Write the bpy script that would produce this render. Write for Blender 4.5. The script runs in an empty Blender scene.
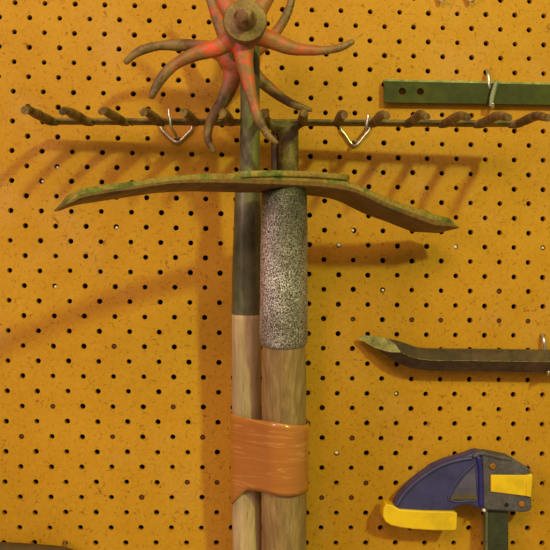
import bpy, bmesh, math, random
from mathutils import Vector, Matrix, noise
random.seed(7)
C = bpy.context.scene.collection
HALF = 0.01347                      # half of the diagonal pitch of the pegboard's holes (19 mm pitch, laid diagonally)
Z0 = 1.65

# ------------------------------------------------------------------ camera (solved from the hole pattern)
RV = Vector((-0.02581, -0.03769, 0.01242)); T = Vector((-17.4678, -18.3011, 53.730)); F = 800.0
Rm = Matrix.Rotation(RV.length, 3, RV.normalized())
def b2w(v): return Vector((v[0]*HALF, v[2]*HALF, -v[1]*HALF))
Cb = -(Rm.transposed() @ T)
cam_loc = b2w(Cb) + Vector((0, 0, Z0))
right, down, fwd = b2w(Rm[0]).normalized(), b2w(Rm[1]).normalized(), b2w(Rm[2]).normalized()
cd = bpy.data.cameras.new('camera'); cam = bpy.data.objects.new('camera', cd); C.objects.link(cam)
M3 = Matrix((right, -down, -fwd)).transposed()
cam.matrix_world = Matrix.Translation(cam_loc) @ M3.to_4x4()
cd.sensor_width = 36; cd.lens = 36*F/550; cd.clip_start = 0.01
bpy.context.scene.camera = cam
def ray(px, py): return (right*(px-275) + down*(py-275) + fwd*F)
def pt(px, py, d):
    """point seen at photo position px,py standing d millimetres in front of the board"""
    r = ray(px, py); t = (-d/1000 - cam_loc.y)/r.y
    return cam_loc + r*t
def on_plane(px, py, P, n):
    r = ray(px, py); return cam_loc + r*((P-cam_loc).dot(n)/r.dot(n))
def mm(px, d): return px*(-cam_loc.y - d/1000)/F      # px at depth d -> metres

# ------------------------------------------------------------------ helpers
def origin_of(o):
    v = Vector((0, 0, 0))
    while o: v = v + o.location; o = o.parent
    return v
def obj(name, bm, mat, parent=None, smooth=True, bevel=0, sub=0, loc=None, auto=None):
    me = bpy.data.meshes.new(name)
    bmesh.ops.recalc_face_normals(bm, faces=bm.faces)
    o = bpy.data.objects.new(name, me); C.objects.link(o)
    if parent: o.parent = parent; bm.transform(Matrix.Translation(-origin_of(parent)))
    elif loc is not None: o.location = loc; bm.transform(Matrix.Translation(-Vector(loc)))
    bm.to_mesh(me); bm.free()
    for m in (mat if isinstance(mat, (list, tuple)) else [mat]): me.materials.append(m)
    if smooth:
        for p in me.polygons: p.use_smooth = True
        if auto: me.set_sharp_from_angle(angle=math.radians(auto))
    if bevel:
        b = o.modifiers.new('bevel', 'BEVEL'); b.width = bevel; b.segments = 3; b.limit_method = 'ANGLE'; b.angle_limit = math.radians(35)
        b.harden_normals = False
    if sub:
        s = o.modifiers.new('sub', 'SUBSURF'); s.levels = sub; s.render_levels = sub
    return o
def tag(o, label=None, cat=None, group=None, kind=None):
    if label: o['label'] = label
    if cat: o['category'] = cat
    if group: o['group'] = group
    if kind: o['kind'] = kind
    return o
def thing(name, label, cat, loc, group=None):
    o = bpy.data.objects.new(name, None); C.objects.link(o); o.location = loc; o.empty_display_size = .02
    return tag(o, label, cat, group)

def catmull(P, n=8):
    """P: list of tuples of floats; returns smoothed list"""
    out = []
    Q = [P[0]] + list(P) + [P[-1]]
    for i in range(1, len(Q)-2):
        p0, p1, p2, p3 = Q[i-1], Q[i], Q[i+1], Q[i+2]
        for k in range(n):
            t = k/n
            out.append(tuple(0.5*((2*b)+(c-a)*t+(2*a-5*b+4*c-d)*t*t+(-a+3*b-3*c+d)*t**3) for a, b, c, d in zip(p0, p1, p2, p3)))
    out.append(tuple(P[-1])); return out
def sweep(bm, pts, rad, seg=12, ref=Vector((0, -1, 0)), shape=None, cap=True, round_ends=(False, False), mat=0, jit=0):
    """pts: Vectors, rad: list of (ra, rb): ra across (binormal), rb along ref; shape: unit outline list or None=circle"""
    if shape is None: shape = [(math.cos(2*math.pi*k/seg), math.sin(2*math.pi*k/seg)) for k in range(seg)]
    pts = [Vector(p) for p in pts]; rad = [(r, r) if not isinstance(r, tuple) else r for r in rad]
    n = len(pts); secs = []
    for i in range(n):
        t = (pts[min(i+1, n-1)] - pts[max(i-1, 0)]).normalized()
        b = t.cross(ref)
        if b.length < 1e-4: b = t.cross(Vector((0, 0, 1)))
        b.normalize(); nn = b.cross(t).normalized()
        secs.append((pts[i], t, b, nn, rad[i]))
    def dome(s, sign):
        P, t, b, nn, (ra, rb) = s; r = min(ra, rb); out = []
        for a in (30, 55, 75, 87):
            c, s_ = math.cos(math.radians(a)), math.sin(math.radians(a))
            out.append((P + t*sign*r*s_, t, b, nn, (ra*c, rb*c)))
        return out
    if round_ends[0]: secs = dome(secs[0], -1)[::-1] + secs
    if round_ends[1]: secs = secs + dome(secs[-1], 1)
    rings = []
    for P, t, b, nn, (ra, rb) in secs:
        ring = []
        for x, y in shape:
            v = P + b*ra*x + nn*rb*y
            if jit: v = v + (v-P).normalized()*jit*noise.noise(v*60)
            ring.append(bm.verts.new(v))
        rings.append(ring)
    m = len(shape)
    for a, c in zip(rings, rings[1:]):
        for k in range(m):
            f = bm.faces.new((a[k], a[(k+1) % m], c[(k+1) % m], c[k])); f.material_index = mat
    if cap:
        bm.faces.new(rings[0][::-1]).material_index = mat; bm.faces.new(rings[-1]).material_index = mat
    return rings
def px_sweep(bm, P, seg=12, n=8, **k):
    """P: (px, py, depth mm, radius px [, radius-depth px])"""
    P = [p if len(p) == 5 else p + (p[3],) for p in P]
    S = catmull(P, n) if n > 1 else P
    return sweep(bm, [pt(a[0], a[1], a[2]) for a in S], [(mm(a[3], a[2]), mm(a[4], a[2])) for a in S], seg, **k)
def lathe(bm, base, axis, prof, seg=32):
    axis = axis.normalized(); a = axis.orthogonal().normalized(); b = axis.cross(a); rings = []
    for r, h in prof:
        rings.append([bm.verts.new(base + axis*h + (a*math.cos(2*math.pi*k/seg) + b*math.sin(2*math.pi*k/seg))*max(r, 1e-5)) for k in range(seg)])
    for p, q in zip(rings, rings[1:]):
        for k in range(seg): bm.faces.new((p[k], p[(k+1) % seg], q[(k+1) % seg], q[k]))
    bm.faces.new(rings[0][::-1]); bm.faces.new(rings[-1])
def prism(bm, poly, d0, d1, mat=0):
    """extrude an outline (photo positions, read at depth d1) from depth d0 to d1, straight out of the board"""
    front = [pt(x, y, d1) for x, y in poly]
    f = [bm.verts.new(v) for v in front]; g = [bm.verts.new((v.x, -d0/1000, v.z)) for v in front]
    bm.faces.new(f).material_index = mat; bm.faces.new(g[::-1]).material_index = mat
    for k in range(len(f)): bm.faces.new((f[k], g[k], g[(k+1) % len(f)], f[(k+1) % len(f)])).material_index = mat
def box(bm, a, b):
    vs = [bm.verts.new((x, y, z)) for x in (a[0], b[0]) for y in (a[1], b[1]) for z in (a[2], b[2])]
    for q in ((0, 1, 3, 2), (4, 6, 7, 5), (0, 4, 5, 1), (2, 3, 7, 6), (0, 2, 6, 4), (1, 5, 7, 3)): bm.faces.new([vs[i] for i in q])

# ------------------------------------------------------------------ materials
def lin(c):
    return tuple(((v/255)/12.92 if v/255 <= .04045 else ((v/255+.055)/1.055)**2.4) for v in c) + (1,)
class NT:
    def __init__(s, name):
        s.m = bpy.data.materials.new(name); s.m.use_nodes = True; s.t = s.m.node_tree
        s.b = s.t.nodes['Principled BSDF']; s.co = s.t.nodes.new('ShaderNodeTexCoord').outputs['Object']
    def n(s, typ, **k):
        x = s.t.nodes.new(typ)
        for a, v in k.items():
            if hasattr(v, 'default_value') or isinstance(v, bpy.types.NodeSocket): s.t.links.new(v, x.inputs[a])
            elif a in x.inputs.keys(): x.inputs[a].default_value = v
            else: setattr(x, a, v)
        return x
    def link(s, a, b): s.t.links.new(a, b)
    def mapping(s, scale=(1, 1, 1), rot=(0, 0, 0), co=None):
        x = s.t.nodes.new('ShaderNodeMapping'); s.link(co or s.co, x.inputs[0]); x.inputs['Scale'].default_value = scale; x.inputs['Rotation'].default_value = rot
        return x.outputs[0]
    def noise(s, scale, detail=4, rough=.6, co=None, dist=0):
        x = s.t.nodes.new('ShaderNodeTexNoise'); s.link(co or s.co, x.inputs['Vector'])
        x.inputs['Scale'].default_value = scale; x.inputs['Detail'].default_value = detail; x.inputs['Roughness'].default_value = rough; x.inputs['Distortion'].default_value = dist
        return x.outputs['Fac']
    def ramp(s, fac, stops, interp='LINEAR'):
        x = s.t.nodes.new('ShaderNodeValToRGB'); s.link(fac, x.inputs[0]); x.color_ramp.interpolation = interp
        e = x.color_ramp.elements
        while len(e) < len(stops): e.new(.5)
        for el, (p, c) in zip(e, stops): el.position = p; el.color = lin(c) if not isinstance(c, (int, float)) else (c, c, c, 1)
        return x.outputs[0]
    def mix(s, f, a, b, mode='MIX'):
        x = s.t.nodes.new('ShaderNodeMix'); x.data_type = 'RGBA'; x.blend_type = mode
        for i, v in ((0, f), (6, a), (7, b)):
            if isinstance(v, bpy.types.NodeSocket): s.link(v, x.inputs[i])
            else: x.inputs[i].default_value = v if i == 0 else (lin(v) if len(v) == 3 else v)
        return x.outputs[2]
    def math(s, op, a, b=0.0, c=None):
        x = s.t.nodes.new('ShaderNodeMath'); x.operation = op
        for i, v in enumerate((a, b) if c is None else (a, b, c)):
            if isinstance(v, bpy.types.NodeSocket): s.link(v, x.inputs[i])
            else: x.inputs[i].default_value = v
        return x.outputs[0]
    def out(s, col, rough=.5, metal=0.0, bump=None, bs=.3, bd=.001, spec=None):
        for k, v in (('Base Color', col), ('Roughness', rough), ('Metallic', metal)):
            if isinstance(v, bpy.types.NodeSocket): s.link(v, s.b.inputs[k])
            else: s.b.inputs[k].default_value = v if k != 'Base Color' else lin(v)
        if spec is not None: s.b.inputs['Specular IOR Level'].default_value = spec
        if bump is not None:
            x = s.t.nodes.new('ShaderNodeBump'); s.link(bump, x.inputs['Height']); x.inputs['Strength'].default_value = bs; x.inputs['Distance'].default_value = bd
            s.link(x.outputs[0], s.b.inputs['Normal'])
        return s.m

def mat_board():
    s = NT('oiled hardboard')
    big = s.noise(5, 3, .55)
    base = s.ramp(big, [(.3, (186, 132, 24)), (.5, (196, 142, 30)), (.7, (205, 152, 38))])
    patch = s.ramp(s.noise(14, 5, .65, s.mapping((1, 1, 1), (2, 0, 1))), [(.52, 0.0), (.7, .38)])
    base = s.mix(patch, base, (200, 150, 84))
    fine = s.noise(260, 5, .7)
    base = s.mix(s.ramp(fine, [(.3, .30), (.6, 0.0)]), base, (150, 92, 18))
    mott = s.noise(40, 4, .6)
    base = s.mix(s.ramp(mott, [(.4, 0.0), (.75, .16)]), base, (210, 164, 60))
    # curly dark fibres
    for sc, seed, w in ((110, 0, .010), (70, 3, .007), (170, 7, .014)):
        co = s.mapping((1, 1, 1), (seed, seed*.7, seed*1.3))
        a = s.noise(sc, 2, .5, co, dist=.6); line = s.math('ABSOLUTE', s.math('SUBTRACT', a, .5))
        m1 = s.math('LESS_THAN', line, w)
        gate = s.ramp(s.noise(sc*1.7, 2, .5, s.mapping((1, 1, 1), (seed+2, 1, 2))), [(.54, 0.0), (.64, .62)])
        base = s.mix(s.math('MULTIPLY', m1, gate), base, (118, 62, 14))
    # scattered specks
    v = s.n('ShaderNodeTexVoronoi'); v.inputs['Scale'].default_value = 95; s.link(s.co, v.inputs['Vector'])
    sp = s.math('LESS_THAN', v.outputs['Distance'], .10)
    g = s.ramp(s.noise(30, 2), [(.52, 0.0), (.62, .55)])
    base = s.mix(s.math('MULTIPLY', sp, g), base, (110, 60, 16))
    return s.out(base, .55, 0, s.noise(500, 3, .6), .12, .0004, spec=.15)
def worn(name, stops, scale=40, rough=(.45, .75), metal=0.0, bump=.4, detail=6, bd=.0008, stretch=(1, 1, 1), streak=None):
    s = NT(name); co = s.mapping(stretch)
    a = s.noise(scale, detail, .65, co); col = s.ramp(a, stops)
    fine = s.noise(scale*6, 4, .7, co)
    col = s.mix(s.ramp(fine, [(.35, .45), (.55, 0.0)]), col, tuple(int(v*.45) for v in stops[0][1]))
    if streak:
        b = s.noise(scale*.5, 3, .5, s.mapping(stretch, (1, 2, 3))); col = s.mix(s.ramp(b, [(.52, 0.0), (.68, .8)]), col, streak)
    r = s.n('ShaderNodeMapRange'); s.link(fine, r.inputs[0]); r.inputs[3].default_value = rough[0]; r.inputs[4].default_value = rough[1]
    return s.out(col, r.outputs[0], metal, s.noise(scale*3, 5, .7, co), bump, bd)
def mat_wheel(k0=.45, k1=1.0):
    s = NT('red paint worn to rusty brown')
    sep = s.n('ShaderNodeSeparateXYZ'); s.link(s.co, sep.inputs[0])
    r = s.math('SQRT', s.math('ADD', s.math('POWER', sep.outputs[0], 2.0), s.math('POWER', sep.outputs[2], 2.0)))
    nz = s.noise(55, 5, .7)
    k = s.math('ADD', s.math('MULTIPLY', r, 14.0), s.math('MULTIPLY', s.math('SUBTRACT', nz, .5), 1.5))
    red = s.ramp(s.noise(75, 6, .72), [(.40, (140, 100, 44)), (.48, (178, 98, 42)), (.53, (222, 66, 34)), (.66, (238, 84, 48))])
    dark = s.ramp(s.noise(70, 6, .7), [(.34, (60, 44, 20)), (.48, (106, 80, 38)), (.58, (134, 108, 56)), (.7, (140, 78, 38))])
    col = s.mix(s.ramp(k, [(k0, 0.0), (k1, 1.0)]), red, dark)
    scr = s.ramp(s.noise(130, 6, .78), [(.47, 0.0), (.58, .8)])
    col = s.mix(scr, col, (138, 104, 52))
    return s.out(col, .5, .0, s.noise(180, 5, .7), .5, .0008)
def mat_wood(name, a, b, c):
    s = NT(name)
    g = s.noise(26, 6, .7, s.mapping((9, 9, .55)), dist=.3)
    col = s.ramp(g, [(.3, a), (.5, b), (.68, c)])
    st = s.noise(9, 4, .6, s.mapping((3, 3, 1)))
    col = s.mix(s.ramp(st, [(.45, 0.0), (.7, .6)]), col, tuple(int(v*.72) for v in a))
    dk = s.noise(60, 3, .6, s.mapping((12, 12, .4), (0, 0, 1)))
    col = s.mix(s.ramp(dk, [(.27, .7), (.34, 0.0)]), col, (64, 48, 30))
    return s.out(col, .62, 0, g, .3, .0008)
def mat_galv():
    s = NT('pitted galvanised steel')
    a = s.noise(900, 3, .8); b = s.noise(150, 4, .7); big = s.noise(22, 4, .6)
    col = s.ramp(a, [(.42, (44, 36, 30)), (.49, (160, 152, 142)), (.56, (255, 252, 246))])
    col = s.mix(s.ramp(big, [(.45, .55), (.6, 0.0)]), col, (92, 80, 56))
    col = s.mix(s.ramp(b, [(.3, .7), (.42, 0.0)]), col, (70, 58, 40))
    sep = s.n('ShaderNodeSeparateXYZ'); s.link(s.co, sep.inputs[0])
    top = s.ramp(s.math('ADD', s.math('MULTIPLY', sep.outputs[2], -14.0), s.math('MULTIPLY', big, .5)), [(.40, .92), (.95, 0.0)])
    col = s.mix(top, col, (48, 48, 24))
    return s.out(col, s.ramp(a, [(.4, .6), (.6, .3)]), .6, a, .8, .0008)
def mat_tape():
    s = NT('brown packing tape')
    w = s.noise(9, 3, .5, s.mapping((1, 1, 14), (0, .10, 0)), dist=.25)
    line = s.ramp(s.math('ABSOLUTE', s.math('SUBTRACT', w, .5)), [(.0, 1.0), (.018, 0.0)])
    col = s.mix(s.noise(18, 3), (176, 108, 38), (192, 122, 46))
    col = s.mix(s.math('MULTIPLY', line, .5), col, (226, 164, 92))
    s.b.inputs['Coat Weight'].default_value = .4; s.b.inputs['Coat Roughness'].default_value = .12
    s.b.inputs['Alpha'].default_value = .93
    return s.out(col, .28, 0, w, .55, .0018)
def plain(name, c, rough=.5, metal=0.0, var=.12, scale=60, bump=.15):
    s = NT(name); d = tuple(int(v*(1-var*2.2)) for v in c)
    col = s.ramp(s.noise(scale, 5, .65), [(.3, d), (.6, c)])
    return s.out(col, rough, metal, s.noise(scale*5, 3, .6), bump, .0004)

M_board = mat_board()
M_wall = plain('dark wall behind', (92, 44, 18), .9)
M_plug = plain('brown filler', (92, 50, 20), .8)
M_white = plain('plain white', (238, 226, 214), .6, var=.03)  # white of the hook tips, stop pin and light spots in holes
M_batten = plain('batten wood', (96, 62, 30), .8)
M_iron = worn('rusty olive iron', [(.34, (62, 48, 20)), (.48, (102, 86, 36)), (.58, (134, 114, 50)), (.7, (124, 80, 38))], 60)
M_dkbrown = worn('dark mottled brown', [(.3, (52, 34, 16)), (.55, (82, 56, 26)), (.75, (104, 72, 36))], 60)
M_tine = worn('scuffed brown iron', [(.34, (62, 46, 22)), (.48, (104, 80, 38)), (.6, (146, 116, 62))], 70)
M_blade = worn('rusty blade with green paint traces', [(.3, (84, 58, 22)), (.48, (124, 88, 34)), (.7, (134, 98, 40))], 45, streak=(70, 86, 34))
M_edge = worn('chipped green and mustard paint', [(.36, (72, 84, 28)), (.45, (112, 122, 44)), (.52, (166, 140, 60)), (.64, (146, 112, 46))], 60)
M_shaft = worn('mossy green grey paint', [(.36, (60, 54, 26)), (.45, (102, 98, 62)), (.54, (112, 116, 46)), (.64, (146, 138, 104))], 40, stretch=(1, 1, .45))
M_ferr = worn('dark green painted steel', [(.3, (62, 60, 38)), (.55, (92, 90, 60)), (.75, (122, 116, 82))], 22, rough=(.28, .45), metal=.1, bump=.12, stretch=(1, 1, .5))
M_wheel = mat_wheel()
M_hub = worn('olive brown greasy steel', [(.3, (92, 66, 28)), (.5, (134, 106, 48)), (.7, (158, 134, 70))], 70)
M_nut = worn('dark brown bolt', [(.36, (84, 56, 30)), (.5, (134, 98, 56)), (.64, (172, 140, 92))], 120)
M_woodA = mat_wood('weathered pale ash', (160, 134, 88), (190, 164, 116), (208, 184, 138))
M_woodB = mat_wood('weathered brown ash', (128, 98, 52), (164, 132, 78), (190, 160, 106))
M_galv = mat_galv(); M_tape = mat_tape()
M_wire = plain('zinc wire', (206, 200, 182), .28, .85, var=.06)
M_dullw = plain('dull zinc wire', (150, 132, 96), .4, .7, var=.1)
M_green = worn('dark olive green paint', [(.28, (42, 42, 8)), (.5, (58, 62, 12)), (.72, (74, 76, 18))], 20, rough=(.45, .6), bump=.12)
M_greenedge = worn('scuffed green edge', [(.3, (106, 116, 50)), (.5, (150, 160, 84)), (.7, (186, 186, 120))], 90)
M_pry = worn('brown forged steel', [(.3, (54, 36, 20)), (.5, (78, 55, 34)), (.7, (94, 68, 44))], 26, rough=(.34, .5), bump=.12, metal=.35)
M_facet = worn('ground steel tip', [(.3, (112, 106, 54)), (.5, (158, 154, 92)), (.7, (186, 180, 124))], 110, metal=.3, bump=.3)
M_ridge = worn('ridge highlight', [(.35, (110, 96, 56)), (.5, (168, 156, 104)), (.7, (190, 180, 130))], 120, rough=(.25, .4), metal=.4, bump=.1)  # highlight along the ridge, painted as a pale colour on the bevels
M_blue = plain('scuffed blue plastic', (62, 60, 112), .42, var=.12, scale=40)
M_blued = plain('deep blue plastic', (44, 42, 118), .4, var=.12)
M_grey = worn('grey cast housing', [(.3, (66, 60, 64)), (.5, (84, 78, 84)), (.7, (100, 94, 98))], 60, bump=.15)
M_yel = plain('yellow plastic', (238, 196, 14), .45, var=.07, scale=45)
M_rivet = plain('orange brass rivet', (186, 120, 36), .45, .3)
M_dark = plain('dark opening', (16, 13, 10), .9)
M_cbar = worn('dark green clamp bar', [(.3, (44, 48, 28)), (.6, (60, 64, 40)), (.8, (72, 76, 50))], 30, metal=.2, bump=.1)
M_bark = plain('dark stained wood', (84, 60, 14), .75)
M_clear = plain('cloudy plastic tip', (132, 136, 100), .35, var=.08)

# ------------------------------------------------------------------ setting
bm = bmesh.new(); box(bm, (-.6, .03, .55), (1.15, .08, 2.1)); tag(obj('wall_back', bm, M_wall, smooth=False), kind='structure')

# pegboard with real drilled holes
TH = .0045; HR = .00232
board = thing('pegboard', 'orange brown perforated hardboard panel covering the wall behind all the tools', 'pegboard', (0.25, 0, Z0-.25))
bm = bmesh.new(); NS = 12
U0, U1, V0, V1 = -14, 54, -14, 52
grid = {}
def gv(u, v, y):
    k = (round(u*4), round(v*4), y)
    if k not in grid: grid[k] = bm.verts.new((u*HALF, y, Z0 - v*HALF))
    return grid[k]
hole_n = 0
for u in range(U0, U1+1):
    for v in range(V0, V1+1):
        if (u+v) % 2: continue
        outer = [(u+1, v), (u+.5, v+.5), (u, v+1), (u-.5, v+.5), (u-1, v), (u-.5, v-.5), (u, v-1), (u+.5, v-.5)]
        cj = (random.gauss(0, .00012), random.gauss(0, .00012)); rr = HR*random.uniform(.93, 1.07)
        def ring(r, y): return [bm.verts.new((u*HALF + cj[0] + r*math.cos(2*math.pi*k/16), y, Z0 - v*HALF + cj[1] - r*math.sin(2*math.pi*k/16))) for k in range(16)]
        f0 = ring(rr*1.10, 0.0); f1 = ring(rr, .0003); f2 = ring(rr, TH)
        O = [gv(a, b, 0.0) for a, b in outer]; Ob = [gv(a, b, TH) for a, b in outer]
        for k in range(16):
            k2 = (k+1) % 16
            if k % 2 == 0: bm.faces.new((O[k//2], f0[k2], f0[k])); bm.faces.new((O[k//2], O[(k//2+1) % 8], f0[k2])); bm.faces.new((Ob[k//2], f2[k], f2[k2])); bm.faces.new((Ob[k//2], f2[k2], Ob[(k//2+1) % 8]))
            else: bm.faces.new((O[(k//2+1) % 8], f0[k2], f0[k])); bm.faces.new((Ob[(k//2+1) % 8], f2[k], f2[k2]))
            bm.faces.new((f0[k], f0[k2], f1[k2], f1[k])); bm.faces.new((f1[k], f1[k2], f2[k2], f2[k]))
panel = obj('panel', bm, M_board, board, smooth=False)
for x0, x1, z0, z1 in ((-.24, -.2, .92, 1.86), (.74, .78, .92, 1.86), (-.2, .74, 1.82, 1.86), (-.2, .74, .92, .96)):
    bm = bmesh.new(); box(bm, (x0, TH+.0001, z0), (x1, .0299, z1)); obj('batten', bm, M_batten, board, smooth=False)
def to_hole(px, py):
    p = pt(px, py, 0); u, v = p.x/HALF, (Z0-p.z)/HALF
    best = min([(a, b) for a in range(round(u)-1, round(u)+2) for b in range(round(v)-1, round(v)+2) if (a+b) % 2 == 0], key=lambda q: (q[0]-u)**2+(q[1]-v)**2)
    return Vector((best[0]*HALF, 0, Z0-best[1]*HALF))
for px, py in [(21.4, 436), (122, 437), (202.5, 438), (187, 483), (216.5, 483), (352, 438), (366, 483), (412, 320), (353, 320), (441, 320), (499, 320), (528, 320), (351, 498), (323, 498), (499, 291), (141.6, 497.6), (52, 406), (113, 346.7), (172, 406)]:
    c = to_hole(px, py); bm = bmesh.new(); lathe(bm, c + Vector((0, .0042, 0)), Vector((0, -1, 0)), [(HR*.99, 0), (HR*.97, .0025), (HR*.5, .0029)], 12)
    obj('hole_plug', bm, M_plug, board)
for px, py, ox, oz in [(57, 166.5, .2, -.5), (41.7, 180.7, .5, 0), (115.8, 227, .2, -.4), (54.5, 285.6, .3, -.5), (339, 245, .2, .3), (353.7, 231, -.5, .2), (382.7, 290, .4, -.2), (455, 246, -.2, .1), (543, 248, .2, .1), (337, 453, 0, .1), (397, 394, -.1, -.1)]:  # white discs set into some holes to stand for spots of light
    c = to_hole(px, py); bm = bmesh.new(); r = HR*(.9 if px in (455, 337, 339) else .62)
    lathe(bm, c + Vector((ox*HR*.6, .0040, oz*HR*.6)), Vector((0, -1, 0)), [(r*.8, 0), (r, .0012), (r*.85, .0026), (r*.4, .0032)], 10)
    obj('light_spot', bm, M_white, board)

# ------------------------------------------------------------------ rake hooks
def hook(name, label, v, arm, mat=M_wire, r=1.55, group='wire hooks in the pegboard'):
    root = thing(name, label, 'hook', pt(arm[0][0], arm[0][1], 0), group)
    if v:
        bm = bmesh.new(); px_sweep(bm, [(x, y, d, r) for x, y, d in v], 10, 6, round_ends=(True, True)); obj('brace', bm, mat, root)
    bm = bmesh.new(); px_sweep(bm, [(x, y, d, r) for x, y, d in arm], 10, 6, round_ends=(True, True)); obj('arm', bm, mat, root)
    return root
hook('pegboard_hook', 'bent zinc wire hook holding the rake head left of the handles',
     [(160, 116, -5), (160, 117, 3), (160.5, 127, 3), (164, 132, 3), (176.5, 142, 3), (188, 133, 3), (192, 128, 3), (192.5, 117, 3), (193, 116, -5)],
     [(178, 138, -6), (177.5, 138, 2), (176, 135, 25), (173.5, 130.5, 44), (171, 127, 50), (169.6, 118, 51), (169, 109.5, 51)])
hook('pegboard_hook', 'bent zinc wire hook holding the rake head right of the handles',
     [(341, 118, -5), (340.5, 119, 3), (341, 129, 3), (344.5, 134, 3), (354.5, 145.5, 3), (366, 134, 3), (369.5, 129, 3), (370, 119, 3), (369, 117, -5)],
     [(354, 142, -6), (355, 142, 2), (358.5, 138, 25), (364, 131.5, 53), (366, 127.5, 59), (367.5, 121, 60), (368, 115.5, 60)])

# ------------------------------------------------------------------ rake
rake = thing('garden_rake', 'rusty garden rake head with fourteen upturned tines hanging on two wire hooks', 'rake', pt(284, 121, 37))
def BDx(x): return 30 + (x-53)*.043
def bary(x): return 121.3 + (x-53)*.0055
bm = bmesh.new()
sq = [(math.copysign(abs(math.cos(a))**.55, math.cos(a)), math.copysign(abs(math.sin(a))**.55, math.sin(a))) for a in [2*math.pi*(k+.5)/16 for k in range(16)]]
px_sweep(bm, [(x, bary(x), BDx(x), 2.3, 9.2) for x in (54, 100, 160, 220, 266, 302, 360, 420, 480, 516)], 16, 4, shape=sq, jit=.0004)
obj('head_bar', bm, M_iron, rake)
tips = [24.5, 62.5, 101.5, 143, 183, 222.5, 264, 304, 344.5, 387, 427, 468, 509, 549]
tipy = [110, 111, 111, 112, 112, 113, 113.5, 113, 115, 115.5, 116.5, 117, 117, 117.5]
bases = [50 + 36*i for i in range(14)]
for i, (tx, ty, bx) in enumerate(zip(tips, tipy, bases)):
    by = bary(bx); BD = BDx(bx); bm = bmesh.new(); q = random.uniform(-.6, .6)
    mx = lambda f: bx + (tx-bx)*f
    px_sweep(bm, [(mx(-.30), by+1.2, BD+2, 3.4), (mx(0), by-.4, BD+8, 4.8), (mx(.28)+q*.5, by-4.2+q*.4, BD+24, 4.9), (mx(.60)+q, by-8.2+q*.4, BD+46, 4.6), (mx(.86), ty-.4, BD+63, 4.2), (tx, ty+.6, BD+73, 3.7)],
             12, 5, jit=.0006, round_ends=(False, False))
    obj('tine', bm, M_tine, rake, auto=50)
bm = bmesh.new()   # yoke between the two middle tines and the socket
px_sweep(bm, [(265, 119, 44, 5, 5), (271, 124.5, 43, 5, 6), (278, 127, 42, 5.5, 8), (285, 127.5, 42, 5.5, 9), (292, 127, 42, 5.5, 8), (298, 124.5, 43, 5, 6), (303, 119, 45, 5, 5)], 14, 5, jit=.0006)
obj('yoke', bm, M_iron, rake)
bm = bmesh.new()
px_sweep(bm, [(286, 122.5, 40, 14, 9), (286.5, 127, 40, 14, 10), (288.3, 133, 41, 10.4, 10), (288.6, 150, 40, 10, 10), (288, 190, 38, 10.6, 11), (285.5, 215, 35, 13, 13), (284.5, 300, 28, 13.5, 13.5), (285, 330, 26, 13.5, 13.5)], 24, 6, jit=.0003)
obj('socket', bm, M_iron, rake)
bm = bmesh.new(); px_sweep(bm, [(276, 127, 38, 4.6, 5), (275.4, 134, 36, 4.4, 5), (275.4, 170, 34, 4.4, 5), (276, 205, 33, 4.4, 5), (279, 222, 33, 4, 5)], 12, 6); obj('dark_strip', bm, M_dkbrown, rake)  # thin dark brown strip along the left of the socket
bm = bmesh.new(); px_sweep(bm, [(285, 328, 26, 13), (287, 450, 19, 13), (288, 550, 14, 13), (288, 690, 12.5, 13)], 20, 6); obj('handle', bm, M_woodB, rake)

# ------------------------------------------------------------------ rotary cultivator (two spiked wheels)
FD, BK = 113, 58
hubF = pt(245, 27, FD)
cult = thing('rotary_cultivator', 'hand cultivator with two red worn spiked wheels on a green shaft and wooden handle', 'cultivator', hubF)
def wheel(name_root, hub, dep, arms, mat):
    bm = bmesh.new(); n0 = 0
    for A in arms:
        px_sweep(bm, [(x, y, dep+dz, r, r*.8) for x, y, dz, r in A], 14, 8, round_ends=(False, True), jit=.0008)
    c = pt(hub[0], hub[1], dep)
    lathe(bm, c + Vector((0, .011, 0)), Vector((0, -1, 0)), [(mm(14, dep), 0), (mm(20, dep), .004), (mm(21, dep), .011), (mm(18, dep), .018), (mm(13, dep), .021)], 28)
    w = obj(name_root, bm, mat, cult)
    r = w.modifiers.new('remesh', 'REMESH'); r.mode = 'VOXEL'; r.voxel_size = .0011; r.use_smooth_shade = True
    s = w.modifiers.new('smooth', 'SMOOTH'); s.iterations = 5; s.factor = .6
    return w
wheel('spiked_wheel', (238, 57), BK, [
    [(234, 58, 0, 12), (212, 49, 0, 8.5), (190, 45.5, 0, 6.5), (162, 45.5, 0, 5.5), (140, 51, 0, 5), (126, 62, 0, 3.2)],
    [(236, 60, 0, 12), (231, 82, 0, 9.5), (222, 102, 0, 7), (211, 120, 0, 5.2), (207.5, 137, 0, 4.6), (213, 151, 0, 3.2)],
    [(240, 60, 0, 12), (256, 76, 0, 8), (272, 90, 0, 6), (288, 101.5, 0, 4.6), (302, 107.5, 0, 3.8), (311, 110, 0, 2.6)],
    [(242, 55, 0, 12), (262, 44, 0, 8), (276, 32, 0, 5.5), (287, 14, 0, 4.6), (292, -3, 0, 4), (291, -18, 0, 3)],
    [(236, 54, 0, 12), (224, 32, 0, 8.5), (215, 12, 0, 6.2), (208, -6, 0, 5), (196, -20, 0, 3.5)]], mat_wheel(.2, .62))
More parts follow.
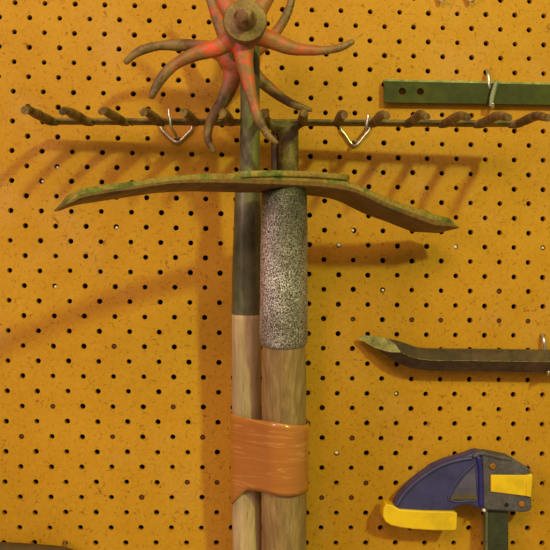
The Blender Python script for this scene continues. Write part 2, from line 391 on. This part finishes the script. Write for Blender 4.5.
wheel('spiked_wheel', (245, 27), FD, [
    [(245, 30, 0, 13), (270, 40, 0, 9.5), (292, 48, 0, 7), (318, 50.5, 0, 5.2), (338, 48, 0, 4.2), (353, 41.5, 0, 2.8)],
    [(245, 30, 0, 13), (244, 56, 0, 10), (248, 80, 0, 7.5), (253, 102, 0, 5.8), (260, 122, 0, 4.4), (268, 135, 0, 3.6), (277, 143, 0, 2.4)],
    [(243, 30, 0, 13), (219, 47, 0, 9.5), (196, 54, 0, 7), (174, 65, 0, 5.6), (159, 82, 0, 5), (151.5, 97, 0, 3.2)],
    [(242, 26, 0, 13), (229, 8, 0, 9.5), (218, -10, 0, 7), (208, -30, 0, 5.5), (190, -46, 0, 3.5)],
    [(248, 25, 0, 13), (262, 6, 0, 9), (272, -12, 0, 7), (284, -34, 0, 5.5), (280, -52, 0, 3.5)]], M_wheel)
bm = bmesh.new(); lathe(bm, hubF + Vector((0, -.009, 0)), Vector((0, -1, 0)), [(mm(20, FD), 0), (mm(21.8, FD), .0012), (mm(21.8, FD), .005), (mm(20.6, FD), .0066), (mm(13, FD), .0076), (mm(10.5, FD), .0085)], 40)
cap_ = obj('hub_cap', bm, M_hub, cult, auto=40)
bm = bmesh.new(); lathe(bm, hubF + Vector((0, -.016, 0)), Vector((0, -1, 0)), [(mm(12.5, FD), 0), (mm(11.5, FD), .0025), (mm(9.5, FD), .0045), (mm(9, FD), .009), (mm(7, FD), .013), (mm(3.5, FD), .0155), (mm(.6, FD), .0162)], 16)
obj('axle_nut', bm, M_nut, cap_, auto=60)
bm = bmesh.new(); pb = pt(238, 57, BK)
sweep(bm, [pb + Vector((0, .016, 0)), pb, hubF, hubF + Vector((0, -.01, 0))], [.009]*4, 20, ref=Vector((0, 0, 1))); obj('axle', bm, M_hub, cult)
bm = bmesh.new()
px_sweep(bm, [(248.5, 34, 85, 11), (250, 50, 84, 10), (250.2, 80, 81, 9.8), (250, 118, 78, 9.8), (249.8, 160, 75, 10.2), (248.8, 186, 73, 10.5), (248.2, 191, 72, 12)], 28, 6, jit=.0003)
obj('shaft', bm, M_shaft, cult)
bm = bmesh.new()
px_sweep(bm, [(248.2, 186, 72, 10.4), (248, 190, 72, 12.2), (247.5, 200, 71, 13), (247.2, 230, 69, 13.6), (246.6, 270, 66, 14.4), (246.4, 300, 64, 14.6), (246.3, 313.5, 63, 14.8)], 32, 6)
obj('ferrule', bm, M_ferr, cult, auto=50)
bm = bmesh.new()
px_sweep(bm, [(246.3, 312, 63, 14.4), (246.5, 400, 57, 14.5), (246.5, 480, 51.5, 14.5), (247, 552, 46.5, 14.2), (248, 620, 42, 14), (249, 690, 37, 14)], 28, 8)
obj('handle', bm, M_woodA, cult)

# ------------------------------------------------------------------ mattock
TH_ = math.radians(29); MD = 115
mc = pt(284, 183, MD)
matt = thing('double_mattock', 'heavy double-bladed mattock with curved rusty head, silver socket and thick wooden handle', 'mattock', mc)
e = Vector((math.cos(TH_), math.sin(TH_), 0)); nv = Vector((math.sin(TH_), -math.cos(TH_), 0))
# centre line of the near edge: (px, py mid, half thickness px, half width m, nose)
# (px, top, bottom of the near face); the ends are bevelled chisel-wise from above
prof = [(67, 203.4, 204), (74, 196, 202.8), (79, 189.4, 200.6), (90, 186.6, 197.6), (104, 184.6, 195), (127, 181.8, 191.6), (150, 178.6, 188), (175, 175.5, 185), (203, 173.6, 184), (234, 173, 184.4),
        (284, 173.4, 186), (320, 175.4, 188), (346, 180, 191.4), (362, 186, 196.4), (390, 198, 209.6), (410, 205.3, 217.2), (435, 213.8, 226.6), (451, 218.4, 227.6), (460, 227.4, 228.2)]
bm = bmesh.new(); rings = []
S = catmull(prof[:3], 1) + catmull(prof[2:-3], 4)[1:-1] + [prof[-3], prof[-2], prof[-1]]
for px, yt, yb in S:
    HWd = .0145; Pt = on_plane(px, yt, mc + nv*HWd, nv); Pb = on_plane(px, yb, mc + nv*HWd, nv)
    z1, z0 = Pt.z, Pb.z; x = Pt; hh = (z1-z0)/2; zc = (z1+z0)/2; ch = min(.0012, hh*.4); w1 = 1 + .05*noise.noise(Pt*60)
    ring = []
    for a, z in [(0, zc+hh-ch), (-.0014, zc+hh), (-.0276, zc+hh-.0015), (-.029, zc+hh-ch-.0015), (-.029, zc-hh+ch-.0025), (-.0276, zc-hh-.0025), (-.0014, zc-hh), (0, zc-hh+ch), (0, zc-hh*.05)]:
        ring.append(bm.verts.new(Vector((Pt.x, Pt.y, z)) + nv*a*w1 + Vector((0, 0, .0004*noise.noise(Vector((Pt.x*80, a*90, z*80)))))))
    rings.append(ring)
for a, c in zip(rings, rings[1:]):
    for k in range(9):
        f = bm.faces.new((a[k], a[(k+1) % 9], c[(k+1) % 9], c[k])); f.material_index = 1 if k in (8, 0, 1) else 0
bm.faces.new(rings[0][::-1]); bm.faces.new(rings[-1])
obj('blade', bm, [M_blade, M_edge], matt, auto=45)
bm = bmesh.new()   # raised strap along the near edge over the eye
for k, (xa, xb) in enumerate([(238, 348)]):
    Pa = [on_plane(x, 173.6 + .0008*(x-276)**2, mc + nv*.0145, nv) for x in (240, 258, 276, 296, 316, 334, 348)]
    sweep(bm, Pa, [(.0024, .0022)]*7, ref=nv, shape=sq)
obj('strap', bm, M_edge, matt)
def maxis(y):     # depth of the handle's axis at photo height y
    return 113 - (y-185)*.145
bm = bmesh.new()
px_sweep(bm, [(284.5, 180, maxis(176)-8, 17), (284.5, 188, maxis(188)-4, 20, 17), (284.4, 194, maxis(194)-1, 22.4, 21), (284.2, 202, maxis(202), 23.2), (284, 240, maxis(240), 23.6), (283.8, 300, maxis(300), 24), (283.6, 334, maxis(334), 24), (283.6, 341, maxis(341), 23.6), (283.6, 344, maxis(344), 22.3)], 48, 8, jit=.0003)
obj('socket', bm, M_galv, matt, auto=60)
bm = bmesh.new()
px_sweep(bm, [(283.8, 340, maxis(340), 21.4), (284, 370, maxis(370), 22), (284, 420, maxis(420), 22.2), (284, 500, maxis(500), 22.4), (284, 552, maxis(552), 22.2), (284.5, 620, maxis(620), 21.5), (285, 690, maxis(690), 21)], 36, 8, jit=.0003)
obj('handle', bm, M_woodB, matt)

# ------------------------------------------------------------------ tape round the handles
def handle_pts(y):
    L = (pt(246.5, y, 63-(y-312)*.069), mm(14.4, 54)); R = (pt(284, y, maxis(y)), mm(22.5, 60)); K = (pt(287, y, 16), mm(13.2, 16))
    return [L, R, K]
def tape_ring(y, n=72, grow=.0007):
    cs = handle_pts(y); z = cs[0][0].z; out = []
    P = []
    for c, r in cs:
        for k in range(96): a = 2*math.pi*k/96; P.append((c.x + (r+grow)*math.cos(a), c.y + (r+grow)*math.sin(a)))
    P = sorted(set(P)); lo = []; hi = []
    cr = lambda o, a, b: (a[0]-o[0])*(b[1]-o[1])-(a[1]-o[1])*(b[0]-o[0])
    for p in P:
        while len(lo) > 1 and cr(lo[-2], lo[-1], p) <= 0: lo.pop()
        lo.append(p)
    for p in reversed(P):
        while len(hi) > 1 and cr(hi[-2], hi[-1], p) <= 0: hi.pop()
        hi.append(p)
    H = lo[:-1] + hi[:-1]
    i0 = min(range(len(H)), key=lambda i: H[i][0]); H = H[i0:] + H[:i0]
    seg = [math.dist(H[i], H[(i+1) % len(H)]) for i in range(len(H))]; tot = sum(seg); res = []; acc = 0; i = 0
    for k in range(n):
        t = tot*k/n
        while acc + seg[i] < t: acc += seg[i]; i += 1
        f = (t-acc)/seg[i]; a, b = H[i], H[(i+1) % len(H)]; res.append((a[0]+(b[0]-a[0])*f, a[1]+(b[1]-a[1])*f))
    return res, z
bm = bmesh.new(); N = 120
pl = handle_pts(450); xl = pl[0][0].x - pl[0][1]; xr = pl[1][0].x + pl[1][1]
def edge_y(x, which, front):
    s = max(0, min(1, (x-xl)/(xr-xl)))
    if which == 0: return 412.5 + 4.5*s + 1.0*math.sin(s*9)
    if not front: return 492
    if s < .2: return 503 - 18*(s/.2)
    return 484 + (s-.2)*1 + .8*math.sin(s*11)
rows = []; J = 14
ref_ring, _ = tape_ring(450, N)
for j in range(J+1):
    row = []
    for k in range(N):
        x, y = ref_ring[k]; front = y < pl[0][0].y + .004
        t = j/J; yy = edge_y(x, 0, front)*(1-t) + edge_y(x, 1, front)*t
        r2, z = tape_ring(yy, N) if k == 0 or True else (None, None)
        q = Vector((r2[k][0], r2[k][1], z))
        nrm = Vector((q.x - .5*(pl[0][0].x+pl[1][0].x), q.y - pl[0][0].y, 0)).normalized()
        row.append(bm.verts.new(q + nrm*.0005*(1+noise.noise(Vector((q.x*50, q.y*50, q.z*160+q.x*60))))))
    rows.append(row)
for a, b in zip(rows, rows[1:]):
    for k in range(N): bm.faces.new((a[k], a[(k+1) % N], b[(k+1) % N], b[k]))
tp = obj('packing_tape', bm, M_tape, loc=pt(270, 455, 60))
sol = tp.modifiers.new('solid', 'SOLIDIFY'); sol.thickness = .00025; sol.offset = 1
tag(tp, 'shiny brown packing tape wound around the wooden tool handles', 'tape')

# ------------------------------------------------------------------ green drilled bar, upper right
gb = thing('angle_iron', 'dark green painted steel bar with two drilled holes near its left end', 'metal bar', pt(470, 92, 24))
bm = bmesh.new()
def gy(x): return (80.6 + (x-384)*.021, 102.4 + (x-384)*.014)
D1 = 8
outer = [(384, gy(384)[0]), (384, gy(384)[1]), (600, gy(600)[1]), (600, gy(600)[0])]
# front plate as grid with two round holes
def plate(bm, D1, D0):
    cols = [384, 393.5, 411, 429.5, 600]; holes = {1: (402.3, 91.3), 2: (420.3, 91.6)}
    for dd in (D1, D0):
        vt = {}
        def V(x, t):
            k = (x, t)
            if k not in vt:
                y = gy(x)[0]*(1-t) + gy(x)[1]*t; p = pt(x, y, D1); vt[k] = bm.verts.new((p.x, -dd/1000, p.z))
            return vt[k]
        for i in range(4):
            a, b = cols[i], cols[i+1]
            if i in holes:
                hc = pt(holes[i][0], holes[i][1], D1); R = mm(3.7, D1)
                ring = [bm.verts.new((hc.x + R*math.cos(q), -dd/1000, hc.z + R*math.sin(q))) for q in [math.pi/4 + 2*math.pi*k/16 for k in range(16)]]
                rings_store.setdefault(i, []).append(ring)
                cs = [V(b, 0), V(a, 0), V(a, 1), V(b, 1)]
                for s_ in range(4):
                    for k in range(4): bm.faces.new((cs[s_], ring[s_*4+k], ring[(s_*4+k+1) % 16]))
                    bm.faces.new((cs[s_], ring[(s_*4+4) % 16], cs[(s_+1) % 4]))
            else: bm.faces.new((V(a, 0), V(a, 1), V(b, 1), V(b, 0)))
        store.append(vt)
rings_store = {}; store = []; plate(bm, D1, D1-2)
for i, (r1, r2) in rings_store.items():
    for k in range(16): bm.faces.new((r1[k], r1[(k+1) % 16], r2[(k+1) % 16], r2[k]))
keys = [(c, 0) for c in (384, 393.5, 411, 429.5, 600)] + [(c, 1) for c in (600, 429.5, 411, 393.5, 384)]
for k in range(len(keys)):
    a, b = keys[k], keys[(k+1) % len(keys)]
    bm.faces.new((store[0][a], store[0][b], store[1][b], store[1][a]))
obj('web', bm, M_green, gb, smooth=False)
bm = bmesh.new()
a, b = pt(384, gy(384)[0]-1.6, D1), pt(600, gy(600)[0]-1.6, D1); th = .0022
vs = []
for p in (a, b):
    for y, z in ((-.0082, 0), (-.0006, 0), (-.0006, -th), (-.0082, -th)): vs.append(bm.verts.new((p.x, y, p.z+z)))
for q in ((0, 1, 2, 3), (7, 6, 5, 4), (0, 4, 5, 1), (1, 5, 6, 2), (2, 6, 7, 3), (3, 7, 4, 0)): bm.faces.new([vs[i] for i in q])
obj('flange', bm, M_greenedge, gb, smooth=False, bevel=.0005)
hook('pegboard_hook', 'pale wire hook with cloudy plastic tip holding the green drilled bar', None,
     [(487.5, 70, -6), (487.5, 70.5, 1), (488, 74, 6), (489.2, 85, 7), (490.5, 96, 5), (492, 106.5, 5), (492.6, 107, 10), (492.6, 104, 12)], r=1.9)
hk = [o for o in bpy.data.objects if o.get('label', '').startswith('pale wire hook')][0]
bm = bmesh.new(); px_sweep(bm, [(491, 106, 12, 2.0, 1.0), (492, 98, 12, 2.5, 1.1), (494.5, 88, 12, 2.5, 1.1), (496.5, 81, 12, 2.1, 1.0)], 12, 5, round_ends=(True, True))
tag(obj('plastic_tip', bm, M_clear, hk), 'cloudy plastic tip')

# ------------------------------------------------------------------ hexagonal pry bar
pry = thing('pry_bar', 'brown hexagonal steel pry bar with ground chisel tip pointing left', 'pry bar', pt(470, 360, 14))
bm = bmesh.new()
hexs = [(math.sin(math.radians(a)), math.cos(math.radians(a))) for a in range(0, 360, 60)]
path = [(640, 363, 13, 12.9), (520, 360.5, 13, 12.8), (440, 359.5, 13, 12.6), (424, 358.8, 13, 12.5), (412, 357, 13, 12.4), (402, 353, 13.5, 12.2), (392, 348.5, 14, 10.5), (380, 343.5, 13, 7.6), (368, 339.5, 11, 4.6), (359, 337, 9, 2.0)]
px_sweep(bm, path, 6, 4, shape=hexs)
p1, p2, p3 = pt(361, 336.5, 9), pt(403, 354.5, 25.2), pt(393, 343.5, 20)
nrm = (p2-p1).cross(p3-p1).normalized()
if nrm.y > 0: nrm = -nrm
g = bm.verts[:] + bm.edges[:] + bm.faces[:]
bm_c = bmesh.ops.bisect_plane(bm, geom=g, plane_co=p1, plane_no=nrm, clear_outer=False)
kill = [v for v in bm.verts if (v.co-p1).dot(nrm) > 1e-6 and v.co.x < p2.x + .002]
bmesh.ops.delete(bm, geom=kill, context='VERTS')
edges = [ed for ed in bm.edges if ed.is_boundary]
r_ = bmesh.ops.holes_fill(bm, edges=edges, sides=0)
for f in r_['faces']: f.material_index = 1
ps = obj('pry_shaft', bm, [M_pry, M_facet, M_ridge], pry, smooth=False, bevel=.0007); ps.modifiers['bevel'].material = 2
hook('pegboard_hook', 'zinc wire hook holding the pry bar at the right edge', None,
     [(542.5, 334.5, -6), (542.5, 335, 1), (543.5, 339, 5), (545, 348, 6), (546, 366, 3), (547, 373, 5), (548, 374, 14), (548.5, 372, 24)], r=1.9)

# ------------------------------------------------------------------ bar clamp
cl = thing('bar_clamp', 'blue and yellow bar clamp with its jaw pointing left, hung in the lower right', 'clamp', pt(500, 520, 4))
jaw = [(394.5, 509), (396, 503), (400, 496), (408, 487), (419, 477.5), (434, 466.5), (446, 461), (458, 457.5), (467, 455), (475, 451.8), (480, 451), (486, 452.5), (487, 511), (478, 508.5), (470, 505.5), (461, 505.5), (456, 508), (452, 512.5), (430, 512), (405, 511.5)]
bm = bmesh.new(); prism(bm, jaw, 9, 25); jw = obj('jaw', bm, M_blue, cl, smooth=True, bevel=.0022, auto=30)
def arc(Pl, r, d, mat, name, parent):
    bm = bmesh.new(); px_sweep(bm, [(x, y, d, r, r) for x, y in Pl], 10, 6, round_ends=(True, True)); return obj(name, bm, mat, parent)
arc([(397, 505), (402, 496.5), (410, 487.5), (421, 478), (435, 468.8), (447, 463.3), (459, 460), (471, 458)], 2.1, 25.2, M_blue, 'rim', jw)
arc([(478.5, 458), (480.5, 470), (481, 485), (481, 504)], 2.6, 25.6, M_blued, 'rib', jw)
arc([(474, 464), (464, 473), (455, 484), (449.5, 494), (449, 499.5), (456, 501.5), (466, 501), (476, 501)], 1.2, 25.0, M_blue, 'pocket_rim', jw)
bm = bmesh.new(); prism(bm, [(475, 467), (476.5, 495), (453, 495), (457, 487), (465, 476)], 22, 25.5); obj('pocket', bm, plain('violet grey recess', (88, 82, 110), .6), jw, smooth=False)
bm = bmesh.new(); prism(bm, [(452.5, 494.5), (477, 494.5), (478, 500), (450.5, 500)], 22, 26.2); obj('pocket_ledge', bm, plain('dusty ledge', (94, 84, 54), .8), jw, smooth=False, bevel=.0006)
pad = [(386, 504), (383.5, 509), (383, 517), (385.5, 522), (391, 525.5), (402, 528), (414, 529.5), (436, 530.8), (455, 531), (457, 529), (457.5, 513), (452, 511.5), (424, 511), (400, 509.5), (392, 505)]
bm = bmesh.new(); prism(bm, pad, 10, 28); obj('jaw_pad', bm, M_yel, cl, bevel=.0018, auto=30)
house = [(483, 455), (487, 452.5), (496, 454), (505, 456), (511, 457), (519, 462), (528, 467.5), (531, 471), (532, 509), (529, 512), (520, 512.5), (500, 511), (486, 510.5), (483.5, 507)]
bm = bmesh.new(); prism(bm, house, 8, 27); hs = obj('housing', bm, M_grey, cl, bevel=.0018, auto=30)
bm = bmesh.new(); prism(bm, [(491, 475), (527.5, 475.2), (526.5, 496.2), (491, 491.8)], 20, 28.6); obj('label_plate', bm, M_yel, hs, smooth=True, bevel=.0006, auto=30)
bm = bmesh.new(); prism(bm, [(527, 475.2), (532.8, 474), (531.5, 497.5), (526, 496.2)], 8, 29.4); obj('release_lever', bm, M_yel, hs, smooth=True, bevel=.0008, auto=30)
bm = bmesh.new(); prism(bm, [(496, 470), (520, 472), (520, 500), (496, 500)], .05, 9); obj('back_bracket', bm, M_grey, hs, smooth=False)
arc([(475, 455.5), (480, 453), (488, 454.5), (500, 457.5), (510, 459)], 2.5, 26, M_grey, 'top_ridge', hs)
for x, y, r in ((492.7, 466.2, 3.4), (521.5, 503.8, 3.2)):
    bm = bmesh.new(); lathe(bm, pt(x, y, 26.8), Vector((0, -1, 0)), [(mm(r, 33), 0), (mm(r, 33), .0008), (mm(r*.7, 33), .0014), (mm(r*.3, 33), .0012)], 18); obj('rivet', bm, M_rivet, hs)
bm = bmesh.new(); lathe(bm, pt(506.5, 504.8, 26.9), Vector((0, -1, 0)), [(mm(2.2, 33), 0), (mm(2.2, 33), .0003)], 16); obj('pin_hole', bm, M_dark, hs)
bm = bmesh.new(); lathe(bm, pt(483.3, 509.6, 26), Vector((0, -1, 0)), [(mm(1.7, 33), 0), (mm(1.6, 33), .003), (mm(.8, 33), .004)], 14); obj('stop_pin', bm, M_white, hs)
bm = bmesh.new()
prism(bm, [(485.5, 506), (508.5, 506), (508.5, 900), (485.5, 900)], 13, 21); br = obj('bar', bm, M_cbar, cl, smooth=False, bevel=.0008)
bm = bmesh.new(); prism(bm, [(485.6, 508), (487.8, 508), (487.8, 900), (485.6, 900)], 14, 22); obj('bar_edge', bm, plain('worn bar edge', (112, 112, 74), .45, .3), br, smooth=False)

# ------------------------------------------------------------------ bits at the frame's edge
bm = bmesh.new()
px_sweep(bm, [(-60, 554, 12, 13, 9), (0, 554.5, 12, 12, 9), (40, 555.8, 12, 11, 9), (64, 557, 12, 9.5, 8), (78, 559, 12, 6, 6)], 16, 5, round_ends=(False, True))
tag(obj('wooden_handle', bm, M_bark, loc=pt(0, 556, 14)), 'top edge of a dark brown wooden handle in the lower left corner', 'tool handle')
hook('pegboard_hook', 'short dull wire hook gripping the dark handle in the lower left corner', None,
     [(65, 541.5, -6), (65, 542, 1), (65, 546, 8), (65, 556, 20), (65, 566, 24)], mat=M_dullw, r=1.5)
hook('pegboard_hook', 'tip of a white wire hook at the top edge, left of its twin', None,
     [(437.5, -14, -6), (437.5, -13, 3), (438.5, -6, 5), (441.5, 0, 6), (443.5, -1.5, 8), (444.5, -5, 9)], mat=M_white, r=1.8)
hook('pegboard_hook', 'tip of a white wire hook at the top edge, right of its twin', None,
     [(466.5, -13, -6), (466.5, -12, 3), (467.5, -6, 5), (470.5, 0, 6), (472.5, -1.5, 8), (473.5, -5, 9)], mat=M_white, r=1.8)

# ------------------------------------------------------------------ light
w = bpy.data.worlds.new('world'); bpy.context.scene.world = w; w.use_nodes = True
w.node_tree.nodes['Background'].inputs[0].default_value = (1.0, .74, .50, 1); w.node_tree.nodes['Background'].inputs[1].default_value = .34
def lamp(name, target, slope, dist, size, col, power):
    """slope = sideways / upward offset per unit of distance from the board"""
    L = bpy.data.lights.new(name, 'AREA'); L.shape = 'RECTANGLE'; L.size, L.size_y = size; L.color = col; L.energy = power
    o = bpy.data.objects.new(name, L); C.objects.link(o)
    o.location = target + Vector((slope[0]*dist, -dist, slope[1]*dist))
    o.rotation_euler = (target - o.location).to_track_quat('-Z', 'Y').to_euler()
ctr = pt(300, 230, 0)
lamp('ceiling_lamp_yellow', ctr, (.42, .53), 2.0, (.13, .15), (.80, 1.0, .26), 31)
lamp('ceiling_lamp_pink', ctr, (-.22, .62), 1.8, (.9, .5), (1.0, .64, .52), 18)
lamp('added_fill_left', ctr, (-1.0, .30), 1.7, (.5, .8), (1.0, .68, .82), 19)  # added soft pink fill for left sides of socket and handles, source unseen
M_green.node_tree.nodes['Principled BSDF'].inputs['Specular IOR Level'].default_value = .2
vs = bpy.context.scene.view_settings; vs.view_transform = 'Standard'; vs.look = 'None'; vs.gamma = 1; vs.exposure = -.17; vs.use_curve_mapping = False
